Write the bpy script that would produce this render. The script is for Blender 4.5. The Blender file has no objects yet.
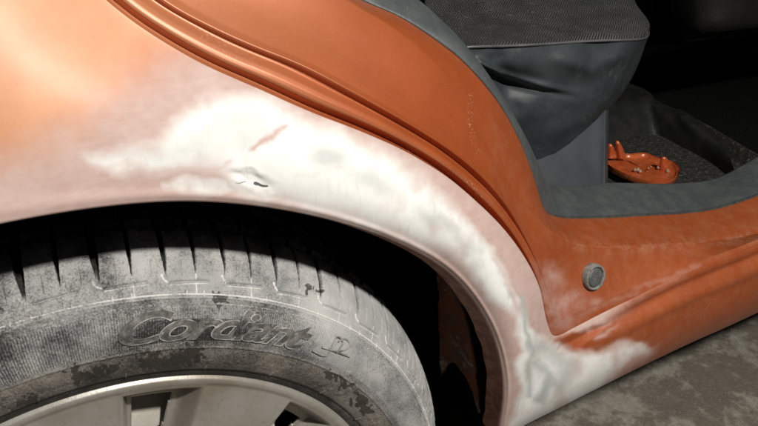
import bpy, math, random
import numpy as np
from mathutils import Matrix, Vector

scene = bpy.context.scene
rad = math.radians
# ------------------------------------------------------------------ camera
CAM = np.array([0.02674, -0.33645, 0.47563])
YAW, PITCH, ROLL, FPX = 0.47588, 0.46711, 0.003416, 636.57
IW, IH = 758.0, 426.0
cy_, sy_ = math.cos(YAW), math.sin(YAW)
Rz = np.array([[cy_, sy_, 0], [-sy_, cy_, 0], [0, 0, 1]])
F_ = Rz @ np.array([0, math.cos(PITCH), -math.sin(PITCH)])
r0 = Rz @ np.array([1.0, 0, 0]); u0 = np.cross(r0, F_)
R_ = math.cos(ROLL) * r0 + math.sin(ROLL) * u0
U_ = -math.sin(ROLL) * r0 + math.cos(ROLL) * u0
cd = bpy.data.cameras.new('camera'); cam = bpy.data.objects.new('camera', cd)
scene.collection.objects.link(cam)
cd.sensor_width = 36; cd.lens = FPX / IW * 36; cd.clip_start = 0.01; cd.clip_end = 100
cam.matrix_world = Matrix(((R_[0], U_[0], -F_[0], CAM[0]), (R_[1], U_[1], -F_[1], CAM[1]),
                           (R_[2], U_[2], -F_[2], CAM[2]), (0, 0, 0, 1)))
scene.camera = cam
# ------------------------------------------------------------------ world, lamps, exposure
w = bpy.data.worlds.new('World'); scene.world = w; w.use_nodes = True
w.node_tree.nodes['Background'].inputs[0].default_value = (0.85, 0.92, 1.0, 1)
w.node_tree.nodes['Background'].inputs[1].default_value = 0.035
def lamp(name, loc, target, power, size, col):
    l = bpy.data.lights.new(name, 'AREA'); l.shape = 'DISK'; l.size = size; l.energy = power; l.color = col
    o = bpy.data.objects.new(name, l); scene.collection.objects.link(o)
    o.location = loc
    o.rotation_euler = (Vector(target) - Vector(loc)).to_track_quat('-Z', 'Y').to_euler()
    return o
lamp('work_lamp', (0.40, -0.84, 1.25), (0.3, 0.0, 0.25), 24.0, 0.09, (1.0, 0.955, 0.885))
vs = scene.view_settings
vs.view_transform = 'Standard'; vs.look = 'None'; vs.exposure = 0; vs.gamma = 1; vs.use_curve_mapping = False

# ------------------------------------------------------------------ helpers
rng = np.random.default_rng(4)
def raydir(px):
    px = np.atleast_2d(np.asarray(px, float))
    return F_[None] + (px[:, :1] - IW/2)/FPX * R_[None] - (px[:, 1:2] - IH/2)/FPX * U_[None]
def at(px, y):
    """points where the sight lines of the survey photo meet the car-side planes of depth y"""
    d = raydir(px); t = (np.asarray(y, float) - CAM[1]) / d[:, 1]
    return CAM[None] + t[:, None]*d
def atz(px, z):
    d = raydir(px); t = (np.asarray(z, float) - CAM[2]) / d[:, 2]
    return CAM[None] + t[:, None]*d
def topx(P):
    v = P - CAM[None]; f = v @ F_
    return np.stack([IW/2 + FPX*(v @ R_)/f, IH/2 - FPX*(v @ U_)/f], 1)
def smooth(a, b, x):
    t = np.clip((x-a)/(b-a), 0, 1); return t*t*(3-2*t)
def catmull(P, n):
    """P (K,d) -> (n,d) through all points"""
    P = np.asarray(P, float); K = len(P)
    t = np.linspace(0, K-1, n); i = np.clip(t.astype(int), 0, K-2); f = (t-i)[:, None]
    p0 = P[np.clip(i-1, 0, K-1)]; p1 = P[i]; p2 = P[i+1]; p3 = P[np.clip(i+2, 0, K-1)]
    return 0.5*((2*p1) + (-p0+p2)*f + (2*p0-5*p1+4*p2-p3)*f*f + (-p0+3*p1-3*p2+p3)*f**3)
def sdf(px, poly):
    """signed distance, positive inside"""
    poly = np.asarray(poly, float); n = len(poly)
    d2 = np.full(len(px), 1e18); ins = np.zeros(len(px), bool)
    for k in range(n):
        a = poly[k]; b = poly[(k+1) % n]; ab = b-a; ap = px-a
        t = np.clip((ap@ab)/(ab@ab+1e-9), 0, 1)
        d = ap - t[:, None]*ab; d2 = np.minimum(d2, (d*d).sum(1))
        c = ((a[1] > px[:, 1]) != (b[1] > px[:, 1]))
        with np.errstate(divide='ignore', invalid='ignore'):
            xi = (b[0]-a[0])*(px[:, 1]-a[1])/(b[1]-a[1]) + a[0]
        ins ^= (c & (px[:, 0] < xi))
    d = np.sqrt(d2); return np.where(ins, d, -d)
def segdist(px, pts):
    d2 = np.full(len(px), 1e18); pts = np.asarray(pts, float)
    for a, b in zip(pts[:-1], pts[1:]):
        ab = b-a; ap = px-a; t = np.clip((ap@ab)/(ab@ab+1e-9), 0, 1)
        d = ap - t[:, None]*ab; d2 = np.minimum(d2, (d*d).sum(1))
    return np.sqrt(d2)
def ell(px, cx, cy, a, b, ang=0):
    c, s = math.cos(rad(ang)), math.sin(rad(ang)); x = px[:, 0]-cx; y = px[:, 1]-cy
    return 1 - np.sqrt(((x*c+y*s)/a)**2 + ((-x*s+y*c)/b)**2)   # >0 inside
def vnoise(P, scale, seed=0):
    """cheap smooth value noise on (N,2 or 3)"""
    P = np.asarray(P)*scale; i = np.floor(P).astype(np.int64); f = P-i; f = f*f*(3-2*f); d = P.shape[1]
    out = np.zeros(len(P))
    for m in range(2**d):
        wgt = np.ones(len(P)); h = np.full(len(P), seed*7919+13, np.int64)
        for k in range(d):
            b = (m >> k) & 1; wgt *= f[:, k] if b else 1-f[:, k]
            h = (h ^ ((i[:, k]+b)*[73856093, 19349663, 83492791][k])) & 0x7fffffff
            h = (h*1103515245+12345) & 0x7fffffff
        out += wgt*((h >> 8) & 0xffff)/65535.0
    return out
def fbm(P, scale, seed=0, o=3):
    s = 0; a = 1; t = 0
    for k in range(o): s = s + a*vnoise(P, scale*2**k, seed+k); t += a; a *= .5
    return s/t
def mesh(name, V, Q, mat=None, parent=None, smooth_=True, attrs=None, uv=None):
    me = bpy.data.meshes.new(name); V = np.asarray(V, np.float32); Q = np.asarray(Q, np.int32)
    me.vertices.add(len(V)); me.vertices.foreach_set('co', V.ravel())
    n = Q.shape[1]
    me.loops.add(Q.size); me.loops.foreach_set('vertex_index', Q.ravel())
    me.polygons.add(len(Q)); me.polygons.foreach_set('loop_start', np.arange(0, Q.size, n, dtype=np.int32))
    me.polygons.foreach_set('loop_total', np.full(len(Q), n, np.int32))
    me.update(calc_edges=True); me.validate()
    if smooth_: me.polygons.foreach_set('use_smooth', np.ones(len(me.polygons), bool))
    if attrs:
        for k, a in attrs.items():
            at_ = me.attributes.new(k, 'FLOAT', 'POINT'); at_.data.foreach_set('value', np.asarray(a, np.float32))
    if uv is not None:
        l = me.uv_layers.new(name='uv'); vi = np.zeros(len(me.loops), np.int32); me.loops.foreach_get('vertex_index', vi)
        l.data.foreach_set('uv', np.asarray(uv, np.float32)[vi].ravel())
    o = bpy.data.objects.new(name, me); scene.collection.objects.link(o)
    if mat: me.materials.append(mat)
    if parent: o.parent = parent
    return o
def gridq(n, m, flip=False):
    i, j = np.meshgrid(np.arange(n-1), np.arange(m-1), indexing='ij'); a = (i*m+j).ravel()
    q = np.stack([a, a+1, a+m+1, a+m], 1)
    return q[:, ::-1] if flip else q
def tag(o, label=None, cat=None, group=None, kind=None):
    if label: o['label'] = label
    if cat: o['category'] = cat
    if group: o['group'] = group
    if kind: o['kind'] = kind
    return o
def empty(name, loc=(0, 0, 0), parent=None):
    o = bpy.data.objects.new(name, None); scene.collection.objects.link(o); o.location = loc
    if parent: o.parent = parent
    return o
def tube(name, pts, r, mat, parent, seg=8, closed=False, rr=None):
    P = np.asarray(pts, float); n = len(P)
    T = np.gradient(P, axis=0); T /= np.linalg.norm(T, axis=1)[:, None]+1e-12
    up = np.array([0.13, -0.2, 0.97]); V = []
    for k in range(n):
        a = np.cross(T[k], up); a /= np.linalg.norm(a)+1e-9; b = np.cross(a, T[k])
        rk = r if rr is None else rr[k]
        for s in range(seg):
            th = 2*math.pi*s/seg; V.append(P[k]+rk*(math.cos(th)*a+math.sin(th)*b))
    Q = []
    for k in range(n-1):
        for s in range(seg): Q.append((k*seg+s, k*seg+(s+1) % seg, (k+1)*seg+(s+1) % seg, (k+1)*seg+s))
    return mesh(name, V, Q, mat, parent)

# ---- node material helper
class NM:
    def __init__(s, name):
        s.m = bpy.data.materials.new(name); s.m.use_nodes = True; s.t = s.m.node_tree; s.n = s.t.nodes
        s.b = s.n['Principled BSDF']
    def L(s, a, b): s.t.links.new(a, b)
    def put(s, sock, v):
        if v is None: return
        if hasattr(v, 'links'): s.L(v, sock)
        else: sock.default_value = (*v, 1) if (isinstance(v, tuple) and len(v) == 3 and sock.type == 'RGBA') else v
    def attr(s, k):
        a = s.n.new('ShaderNodeAttribute'); a.attribute_name = k; return a.outputs['Fac']
    def obj(s): return s.n.new('ShaderNodeTexCoord').outputs['Object']
    def uv(s): return s.n.new('ShaderNodeTexCoord').outputs['UV']
    def noise(s, scale, detail=4, rough=.55, vec=None, dist=0):
        a = s.n.new('ShaderNodeTexNoise'); s.L(vec or s.obj(), a.inputs['Vector'])
        a.inputs['Scale'].default_value = scale; a.inputs['Detail'].default_value = detail
        a.inputs['Roughness'].default_value = rough; a.inputs['Distortion'].default_value = dist
        return a.outputs['Fac']
    def vor(s, scale, vec=None, feat='F1'):
        a = s.n.new('ShaderNodeTexVoronoi'); a.feature = feat; s.L(vec or s.obj(), a.inputs['Vector'])
        a.inputs['Scale'].default_value = scale; return a.outputs['Distance']
    def math(s, op, a, b=None, c=None, clamp=False):
        m = s.n.new('ShaderNodeMath'); m.operation = op; m.use_clamp = clamp
        s.put(m.inputs[0], a); s.put(m.inputs[1], b); s.put(m.inputs[2], c); return m.outputs[0]
    def ramp(s, v, a, b, lo=0.0, hi=1.0):
        m = s.n.new('ShaderNodeMapRange'); m.interpolation_type = 'SMOOTHSTEP'
        s.put(m.inputs[0], v); m.inputs[1].default_value = a; m.inputs[2].default_value = b
        m.inputs[3].default_value = lo; m.inputs[4].default_value = hi; return m.outputs[0]
    def mix(s, f, a, b):
        m = s.n.new('ShaderNodeMix'); m.data_type = 'RGBA'; s.put(m.inputs[0], f); s.put(m.inputs[6], a); s.put(m.inputs[7], b)
        return m.outputs[2]
    def mapv(s, vec, scale):
        m = s.n.new('ShaderNodeMapping'); s.L(vec, m.inputs[0]); m.inputs['Scale'].default_value = scale; return m.outputs[0]
    def bump(s, h, dist, strength=1.0, prev=None):
        b = s.n.new('ShaderNodeBump'); s.L(h, b.inputs['Height']); b.inputs['Distance'].default_value = dist
        b.inputs['Strength'].default_value = strength
        if prev: s.L(prev, b.inputs['Normal'])
        return b.outputs[0]
    def out(s, base, rough=.5, metal=0.0, normal=None, spec=None, coat=None, coatr=.1, sheen=None):
        s.put(s.b.inputs['Base Color'], base); s.put(s.b.inputs['Roughness'], rough); s.put(s.b.inputs['Metallic'], metal)
        if normal: s.L(normal, s.b.inputs['Normal'])
        if spec is not None: s.put(s.b.inputs['Specular IOR Level'], spec)
        if coat is not None: s.put(s.b.inputs['Coat Weight'], coat); s.put(s.b.inputs['Coat Roughness'], coatr)
        if sheen is not None: s.b.inputs['Sheen Weight'].default_value = sheen
        return s.m

# ---- body paint: orange metallic, painted-in lamp glare, sanded pink, primer, putty
def body_mat():
    m = NM('orange_body_paint')
    n1 = m.noise(90, 5, .6); n2 = m.noise(900, 2, .5); n3 = m.noise(22, 5, .65, dist=.4)
    sp = m.noise(3500, 1, .5)
    orange = m.mix(m.ramp(n3, .3, .7), (.39, .079, .019), (.335, .064, .016))
    orange = m.mix(m.ramp(sp, .45, .75, 0, .3), orange, (.80, .27, .08))
    hz = m.math('MULTIPLY', m.attr('glare_tint'), m.ramp(m.noise(45, 5, .6), .2, .8, .75, 1.0))
    orange = m.mix(hz, orange, (.64, .33, .175))  # lamp glare mixed into the base colour as pale orange
    # worn sanded paint
    sand = m.math('ADD', m.attr('sand'), m.math('MULTIPLY', m.math('SUBTRACT', n1, .5), .22))
    sand = m.ramp(sand, .08, .92)
    pink = m.mix(m.ramp(n1, .35, .65), (.50, .345, .305), (.57, .42, .38))
    str_ = m.noise(60, 4, .6, vec=m.mapv(m.obj(), (1, 1, 6)))
    pink = m.mix(m.ramp(str_, .4, .75, 0, .4), pink, (.66, .52, .48))
    pink = m.mix(.35, pink, (.55, .40, .36))
    col = m.mix(sand, orange, pink)
    pr = m.math('ADD', m.attr('prim'), m.math('MULTIPLY', m.math('SUBTRACT', n1, .5), .22))
    pr = m.math('MULTIPLY', m.math('SUBTRACT', pr, .08), 1.15, clamp=True)
    white = m.mix(m.ramp(n3, .35, .7), (.86, .86, .84), (.78, .785, .77))
    scr = m.noise(140, 5, .7, vec=m.mapv(m.obj(), (1.6, 1, .25)), dist=.6)
    white = m.mix(m.ramp(scr, .50, .72, 0, .30), white, (.56, .56, .55))
    col = m.mix(pr, col, white)
    g = m.math('ADD', m.attr('grey'), m.math('MULTIPLY', m.math('SUBTRACT', n1, .5), .2))
    col = m.mix(m.ramp(g, .08, .95), col, (.42, .45, .44))
    rb = m.math('ADD', m.attr('rub'), m.math('MULTIPLY', m.math('SUBTRACT', n1, .5), .6))
    rb = m.ramp(rb, .2, .95)
    col = m.mix(rb, col, (.52, .36, .33))
    dk = m.math('ADD', m.attr('dark'), m.math('MULTIPLY', m.math('SUBTRACT', n1, .5), .7))
    dk = m.ramp(dk, .4, .65)
    col = m.mix(dk, col, (.10, .10, .09))
    # dust and chips on the jamb
    dust = m.math('MULTIPLY', m.attr('dust'), m.ramp(m.noise(70, 7, .75), .35, .8))
    col = m.mix(dust, col, (.62, .38, .25))
    ch = m.math('MULTIPLY', m.attr('chip'), m.ramp(m.noise(650, 3, .6), .60, .66))
    col = m.mix(ch, col, (.66, .48, .36))
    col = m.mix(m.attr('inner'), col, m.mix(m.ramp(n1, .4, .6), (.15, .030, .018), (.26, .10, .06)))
    rough = m.mix(m.attr('glare_tint'), (.43,)*3, (.60,)*3)
    rough = m.mix(m.math('MAXIMUM', sand, pr), rough, (.78,)*3)
    rough = m.mix(m.math('MULTIPLY', m.attr('dust'), .6), rough, (.6,)*3)
    keep = m.math('SUBTRACT', 1.0, m.math('MAXIMUM', sand, pr), clamp=True)
    metal = m.math('MULTIPLY', keep, m.math('SUBTRACT', .30, m.math('MULTIPLY', m.attr('glare_tint'), .22)))
    nb = m.bump(n2, .00005, .3)
    nb = m.bump(m.math('MULTIPLY', scr, m.math('MAXIMUM', sand, pr)), .0003, .35, nb)
    return m.out(col, rough, metal, nb, coat=m.math('MULTIPLY', keep, .12), coatr=.3)
def simple(name, c1, c2, scale=60, rough=.6, bump=.0005, metal=0, spec=None, dirt=None, stretch=None, detail=5):
    m = NM(name); v = m.mapv(m.obj(), stretch) if stretch else None
    n = m.noise(scale, detail, .6, vec=v)
    c = m.mix(m.ramp(n, .35, .68), c1, c2)
    if dirt:
        c = m.mix(m.ramp(m.noise(dirt[1], 6, .7), dirt[2], dirt[3]), c, dirt[0])
    return m.out(c, rough, metal, m.bump(m.noise(scale*6, 4, .6, vec=v), bump, .6), spec=spec)
M_body = body_mat()

# ================================================================== THE CAR
car = tag(empty('car', (0, 0, -0.288)),
          'orange car with primed rear wheel arch, dusty tyre and open rear door', 'car')
CARZ = 0.288
# every part keeps world coordinates: parent offset is cancelled below
def own(o):
    o.matrix_parent_inverse = Matrix.Translation((0, 0, CARZ)); return o

# ---- rails traced along the panel edges: (px, py) at 27 matching stations
A = [(-200,275),(-80,240),(0,222),(60,211),(120,203),(180,199),(240,202),(300,211),(360,226),(410,246),(450,269),(475,298),(490,323),(500,348),(506,378),(505,405),(500,434),(507,434),(530,421),(570,401),(610,381),(650,361),(690,342),(730,325),(770,306),(860,266),(960,222)]
G = [(-90,-200),(-10,-120),(50,-52),(105,0),(137,25),(173,48),(213,70),(258,88),(313,114),(362,131),(412,154),(451,179),(477,202),(500,224),(522,252),(539,285),(547,322),(555,336),(575,327),(602,313),(633,298),(660,285),(690,271),(725,258),(770,239),(860,203),(960,165)]
R = [(-40,-200),(40,-110),(110,-42),(162,0),(193,17),(225,33),(262,49),(300,63),(340,85),(368,100),(425,133),(451,151),(477,172),(500,197),(521,228),(540,265),(553,304),(562,318),(582,310),(608,298),(640,286),(666,275),(694,263),(728,251),(770,235),(860,200),(960,163)]
J = [(100,-200),(200,-120),(270,-60),(320,-20),(355,5),(385,22),(408,38),(426,54),(441,70),(453,86),(464,104),(474,123),(485,143),(497,164),(511,187),(528,209),(546,228),(558,235),(574,244),(598,247),(620,247),(650,245),(680,243),(723,240),(762,234),(860,200),(960,163)]
P = [(130,-200),(230,-120),(290,-60),(335,-18),(358,0),(385,10),(405,20),(425,33),(445,47),(460,59),(473,72),(487,88),(500,105),(513,127),(526,155),(537,187),(544,209),(553,216),(569,219),(590,219),(620,218),(650,216),(690,214),(722,209),(758,197),(850,160),(950,115)]
yA = [-.016,-.015,-.014,-.012,-.010,-.008,-.007]+[-.006]*8+[-.002,.010,.018]+[.030]*9
yG = [.06,.052,.044,.036,.031,.026,.021,.016,.011,.008,.004,.001,0,0,.001,.003,.006,.010]+[.013]*9
yR = [a+b for a, b in zip(yG, [.013]*14+[.011,.008,.005,.004]+[.004]*9)]
yJ = [a+b for a, b in zip(yG, [.040]*15+[.036,.031,.028]+[.026]*9)]
yP = [a+b for a, b in zip(yG, [.070]*18+[.070]*9)]
amp = np.array([1]*13+[.9,.65,.35,.1,0]+[0]*9)
A, G, R, J, P = [np.array(v, float) for v in (A, G, R, J, P)]
yA, yG, yR, yJ, yP = [np.array(v, float) for v in (yA, yG, yR, yJ, yP)]
NT = 820
def gsm(c, sg):
    k = np.arange(-int(3*sg), int(3*sg)+1); w_ = np.exp(-.5*(k/sg)**2); w_ /= w_.sum(); h_ = len(k)//2
    e = np.concatenate([2*c[:1]-c[h_:0:-1], c, 2*c[-1:]-c[-2:-h_-2:-1]], 0)
    return np.stack([np.convolve(e[:, i], w_, 'valid') for i in range(c.shape[1])], 1)
def rail(px, y):
    c = catmull(at(px, y), NT); t_ = np.linspace(0, 26, NT)
    k = (smooth(13.5, 15.5, t_)*(1-smooth(18, 20, t_)))[:, None]
    return gsm(c, 15)*(1-k)+gsm(c, 5)*k
def lerp(a, b, f): return a+(b-a)*f
cA, cG, cR, cJ, cP = rail(A, yA), rail(G, yG), rail(R, yR), rail(J, yJ), rail(P, yP)
ampT = np.clip(catmull(amp[:, None], NT)[:, 0], 0, 1)
ax_y = np.array([0, 1.0, 0])

# outer skin ---------------------------------------------------------------
NS = 150
s = np.linspace(0, 1, NS)
tt = np.linspace(0, 26, NT)
sillw = smooth(15.5, 19, tt)             # 0 on the wing, 1 on the sill
wing = cA[:, None, :]*(1-s)[None, :, None] + cG[:, None, :]*s[None, :, None]
# wing: soft bulge, rolled flare above the arch lip
bul = -(.011*np.sin(np.pi*s)**1.0*(1-s)**.3)[None, :]*(1-sillw)[:, None]
lip = -.0010*np.exp(-((s-.045)/.04)**2)[None, :]*(1-.6*sillw)[:, None] 
fl = lip
# sill: convex lower face with a second crease line just below the shoulder crease
sb_ = (-.020*np.sin(np.pi*np.clip(s, 0, 1))**.8)[None, :]*sillw[:, None]
cr2 = (.0045*np.exp(-((s-.90)/.045)**2) - .002*np.exp(-((s-.80)/.05)**2))[None, :]*smooth(18, 20.5, tt)[:, None]
wing = wing + (bul+fl+sb_+cr2)[:, :, None]*ax_y
px_w = topx(wing.reshape(-1, 3)).reshape(NT, NS, 2)
# pressed pocket at the front foot of the arch, and dents in the putty
flat = px_w.reshape(-1, 2)
dent = .0035*np.clip(sdf(flat, [(560,340),(590,326),(612,322),(600,333),(575,352),(556,352)])/9, 0, 1)
fw_ = flat+5*(np.stack([fbm(flat, 1/14., 91), fbm(flat, 1/14., 92)], 1)-.5)*2
e_ = ell(fw_, 252, 180, 25, 9, 20)
dent += .0017*smooth(-.3, .8, e_) - .0002*np.exp(-(e_/.28)**2)
dent += .0012*np.exp(-(segdist(flat, [(512,300),(524,330),(528,352)])/5)**2)
dent += .0010*(fbm(flat, 1/45., 3)-.5)*smooth(60, 200, flat[:, 0])
wing += dent.reshape(NT, NS)[:, :, None]*ax_y
# arch return flange (behind A) and hem at G
cen = np.array([0.009, 0, 0.016])
def inward(c, dist, dy):
    v = c-cen; v[:, 1] = 0; v /= np.linalg.norm(v, axis=1)[:, None]
    return c - v*dist[:, None] + np.outer(dy, ax_y)
one = np.ones(NT); archw = 1-smooth(15.8, 17.0, tt)
jag = .005*(vnoise(tt[:, None]*np.ones((1, 2)), 2.2, 5)-.4)*smooth(9, 11, tt)*archw
dn = np.array([0, 0, -1.0])
def ret(k, dist, dy):
    a = inward(cA.copy(), one*dist, one*dy)
    b = cA + dn*dist*.5 + ax_y*dy
    return a*archw[:, None]+b*(1-archw)[:, None]
f1, f2 = ret(0, .0012, .0005), ret(0, .0022, .004)
f3 = ret(0, .004, .012); f4 = ret(0, .007, .019) + np.outer(jag, ax_y) - 0
skin = np.concatenate([f4[:, None], f3[:, None], f2[:, None], f1[:, None], wing], 1)
hem1 = cG + ax_y*.0012; hem1 += (cR-cG)*.015; hem2 = cG + ax_y*.004 + (cR-cG)*.02
m_ = skin.shape[1]
Vw = skin.reshape(-1, 3); pxr = topx(Vw)
def warp(p, a=8, b=1.6, sd=40):
    return p + a*(np.stack([fbm(p, 1/26., sd), fbm(p, 1/26., sd+9)], 1)-.5)*2 + b*(np.stack([fbm(p, 1/7., sd+3), fbm(p, 1/7., sd+5)], 1)-.5)*2
pxw = warp(pxr)

def blend(d, wd): return smooth(-wd, wd, d)
SAND = [(-300,235),(-60,182),(0,160),(40,146),(85,118),(125,92),(165,62),(205,48),(225,56),(268,72),(323,98),(372,115),(424,138),(463,165),(490,190),(512,212),(534,242),(551,279),(558,318),(562,322),(600,306),(640,290),(680,273),(688,279),(650,298),(615,322),(640,333),(655,340),(648,356),(628,372),(620,392),(560,440),(480,470),(470,330),(380,260),(0,260),(-300,300)]
PRIM = [(84,159),(118,151),(160,144),(182,118),(200,99),(228,99),(262,96),(300,116),(360,143),(395,160),(432,186),(463,212),(484,240),(503,272),(518,305),(531,326),(545,340),(562,352),(585,357),(615,350),(641,343),(644,351),(626,364),(612,380),(590,398),(540,424),(508,440),(510,410),(520,385),(516,368),(526,352),(517,335),(512,320),(500,314),(490,302),(480,284),(462,262),(445,254),(425,247),(400,238),(378,228),(340,215),(300,204),(270,198),(240,192),(228,178),(214,168),(160,171),(112,169)]
PR2 = [(158,185),(190,179),(228,178),(240,190),(205,196),(165,192)]
prim = blend(sdf(pxw, PRIM), 6+10*(1-smooth(420, 520, pxw[:, 0])))
prim = np.maximum(prim, .85*blend(sdf(pxw, PR2), 7))
prim *= 1-np.clip(1.9*(fbm(pxr*np.array([1, .7]), 1/16., 61, 4)-.40), 0, .62)*smooth(360, 450, pxr[:, 0])
prim *= 1-np.clip(1.2*(fbm(pxr, 1/20., 66, 4)-.45), 0, .4)*(1-smooth(180, 260, pxr[:, 0]))
sand = blend(sdf(pxw, SAND), 7+62*(1-smooth(150, 330, pxw[:, 0]))+9*smooth(560, 600, pxw[:, 0]))
sand = np.maximum(sand, .45*blend(sdf(pxw, [(560,345),(650,315),(712,300),(722,306),(660,345),(600,372)]), 12))
glare_tint = 1-smooth(60, 330, pxr[:, 0]+.1*pxr[:, 1])  # painted lamp glare: wing colour turns paler towards the left
glare_tint = np.where(np.isfinite(glare_tint), glare_tint*.85, 0)
sand *= 1-.55*smooth(585, 640, pxr[:, 0])*(pxr[:, 1] < 335)
sand *= 1-.95*blend(sdf(pxw, [(556,345),(588,329),(613,323),(598,336),(640,322),(700,300),(705,318),(650,345),(640,338),(600,347),(570,353)]), 7)
rub = blend(3.5-segdist(pxw, [(250,150),(264,140),(283,124)]), 6)*.9
rub = np.maximum(rub, .65*blend(3-segdist(pxw, [(120,171),(160,174),(200,171),(226,166)]), 6))
rub = np.maximum(rub, .35*blend(5-segdist(pxw, [(300,178),(352,170),(340,195)]), 5))
rub = np.maximum(rub, .6*blend(4-segdist(pxw, [(495,262),(509,290),(514,310)]), 4))
grey = .55*blend(ell(pxw, 326, 161, 26, 11, 15)*14, 11)
grey = np.maximum(grey, .5*blend(ell(pxw, 372, 183, 34, 13, 25)*14, 12))
grey = np.maximum(grey, .55*blend(ell(pxw, 438, 220, 26, 10, 35)*14, 11))
grey = np.maximum(grey, .42*blend(sdf(pxw, [(100,158),(180,140),(210,108),(260,104),(290,125),(240,160),(170,168)]), 14))
for p_, wd, a_ in (([(470,262),(492,300),(500,311)], 9, .4), ([(520,298),(528,330),(532,352),(528,392)], 3.5, .75), ([(540,352),(570,366),(560,385)], 11, .62), ([(548,378),(535,398)], 5, .9),
                  ([(455,235),(478,252)], 8, .45), ([(535,398),(560,400),(600,376),(622,366)], 4, .3), ([(540,350),(572,352)], 5, .5), ([(536,366),(556,384)], 6, .7)):
    grey = np.maximum(grey, a_*blend(wd-segdist(pxw, p_), wd*1.0+2))
dark = .9*blend(1.6-segdist(pxw, [(255,180),(262,184),(268,186)]), 1.6)
dark = np.maximum(dark, .6*blend(1.2-segdist(pxw, [(240,177),(247,178)]), 1.5))
dark = np.maximum(dark, .42*blend(.8-segdist(pxw, [(253,150),(262,143)]), 1.5))
col_id = np.tile(np.arange(m_), NT)
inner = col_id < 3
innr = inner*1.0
edge_rub = np.exp(-((col_id-4)/5.0)**2)*(~inner)
prim *= (1-inner*1.0); sand = np.where(inner, .25, np.maximum(sand, .0)); rub = np.maximum(rub*prim**.3, .55*edge_rub*(vnoise(pxw, 1/14., 9) > .35))
chip = np.where(inner, .0, 0)*smooth(380, 440, pxw[:, 0])
chip = np.maximum(chip, .45*blend(3-segdist(pxw, [(690,318),(716,302)]), 5))
zero = np.zeros(len(Vw))
qp = mesh('quarter_panel', Vw, gridq(NT, m_), M_body, car, attrs=dict(inner=innr, glare_tint=glare_tint, sand=sand, prim=prim, grey=grey, rub=rub, dark=dark, chip=chip, dust=.16*smooth(540, 600, pxw[:, 0])*np.ones(len(Vw))))
own(qp); qp['label'] = 'rear wing and sill skin, sanded pink and primed white'

# jamb --------------------------------------------------------------------
prof = [(0, .000, 0), (.015, .0012, 0), (.02, .004, 0), (.035, .0085, 0), (.10, .0105, 0), (.18, .0085, 0), (.25, .0050, 0), (.33, .0040, 0), (.45, .0042, 0), (.58, .0060, 0), (.66, .0095, 0), (.74, .0125, 0), (.84, .0125, 0), (.92, .0095, 0), (1.0, .0085, 0)]
pf = np.array(prof); fine = np.linspace(0, 1, 46)
# denser rows near the hem
fine = np.unique(np.concatenate([[0, .008, .015, .02, .027, .035], fine]))
prf = np.interp(fine, pf[:, 0], pf[:, 1])
ker = np.array([.25, .5, .25]); p2 = prf.copy(); p2[3:-1] = np.convolve(prf, ker, 'same')[3:-1]; prf = p2
rows = []
dG = cR-cG
for f, dp in zip(fine, prf):
    ybase = cG[:, 1]+(cR[:, 1]-cG[:, 1])*f
    ydet = cG[:, 1]+dp
    c = cG+dG*f; small = (.0035*math.exp(-((f-.06)/.06)**2))*(1-smooth(14.5, 17, tt))*(1-ampT)
    c[:, 1] = ampT*ydet+(1-ampT)*ybase + small
    rows.append(c)
yend = rows[-1][:, 1].copy()
cRe = rows[-1]
for f in np.concatenate([np.linspace(.012, .08, 6), np.linspace(.1, 1, 44)]):
    c = cRe+(cJ-cRe)*f
    c[:, 1] += ampT*(.005*smooth(0, .07, f))*(1-smooth(.3, 1, f)) + .0025*math.sin(math.pi*f)*(1-ampT)*smooth(15, 18, 17)
    rows.append(c)
for f in np.linspace(.04, 1, 26):
    c = cJ+(cP-cJ)*f
    c[:, 1] += (-.0025*math.sin(math.pi*f))+.0
    rows.append(c)
r2 = cP+ax_y*.004+np.array([0, 0, .0]); rows.append(r2); rows.append(cP+ax_y*.03+dn*.004)
JB = np.stack(rows, 1); nj = JB.shape[1]
Vj = JB.reshape(-1, 3); pj = topx(Vj); pjw = warp(pj, 6, 3)
# shallow dimples and rolled pressings low on the pillar
Vj = Vj + (.0006*(fbm(pj, 1/60., 21)-.5))[:, None]*ax_y
rail_f = np.tile(np.arange(nj), NT)
sandj = .55*blend(sdf(pjw, [(530,262),(552,262),(600,296),(612,300),(560,340),(545,345)]), 14)*(.35+.8*fbm(pj, 1/12., 5))
sandj = np.maximum(sandj, .32*blend(4-segdist(pjw, [(565,322),(610,303),(660,282),(700,268)]), 4))
glare_tintj = np.maximum(.42*(1-smooth(130, 460, pj[:, 0])), (.62-.35*smooth(100, 480, pj[:, 0]))*(1-smooth(450, 520, pj[:, 0]))*np.exp(-((rail_f-17)/7.)**2))  # left-hand glare and the lit pressing band, painted into the jamb colour
graff = blend(1.3-segdist(pj, [(566,290),(578,287),(577,305),(568,312)]), 1.5)*.6
dustj = np.clip(.02+.35*np.exp(-(segdist(pj, [(563,240),(575,247),(620,249),(723,242),(762,236)])/5)**2)*(vnoise(pj, 1/5., 2) > .3) + .05*smooth(500, 620, pj[:, 0])+.12*smooth(470, 500, pj[:, 0]), 0, 1)
chipj = .5*np.exp(-((segdist(pj, [(205,33),(240,55),(252,60)]))/6)**2)
chipj = np.maximum(chipj, 1.0*np.exp(-(segdist(pj, [(470,95),(470,125),(475,148),(478,152)])/2.5)**2))
chipj = np.maximum(chipj, np.exp(-(segdist(pj, [(384,148),(404,151),(420,155)])/3)**2))
chipj = np.maximum(chipj, .9*np.exp(-(segdist(pj, [(430,160),(470,185),(488,207)])/3)**2))
chipj = np.maximum(chipj, .30*np.exp(-(segdist(pj, [(566,242),(620,247),(700,243),(758,236)])/2.5)**2))
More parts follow.
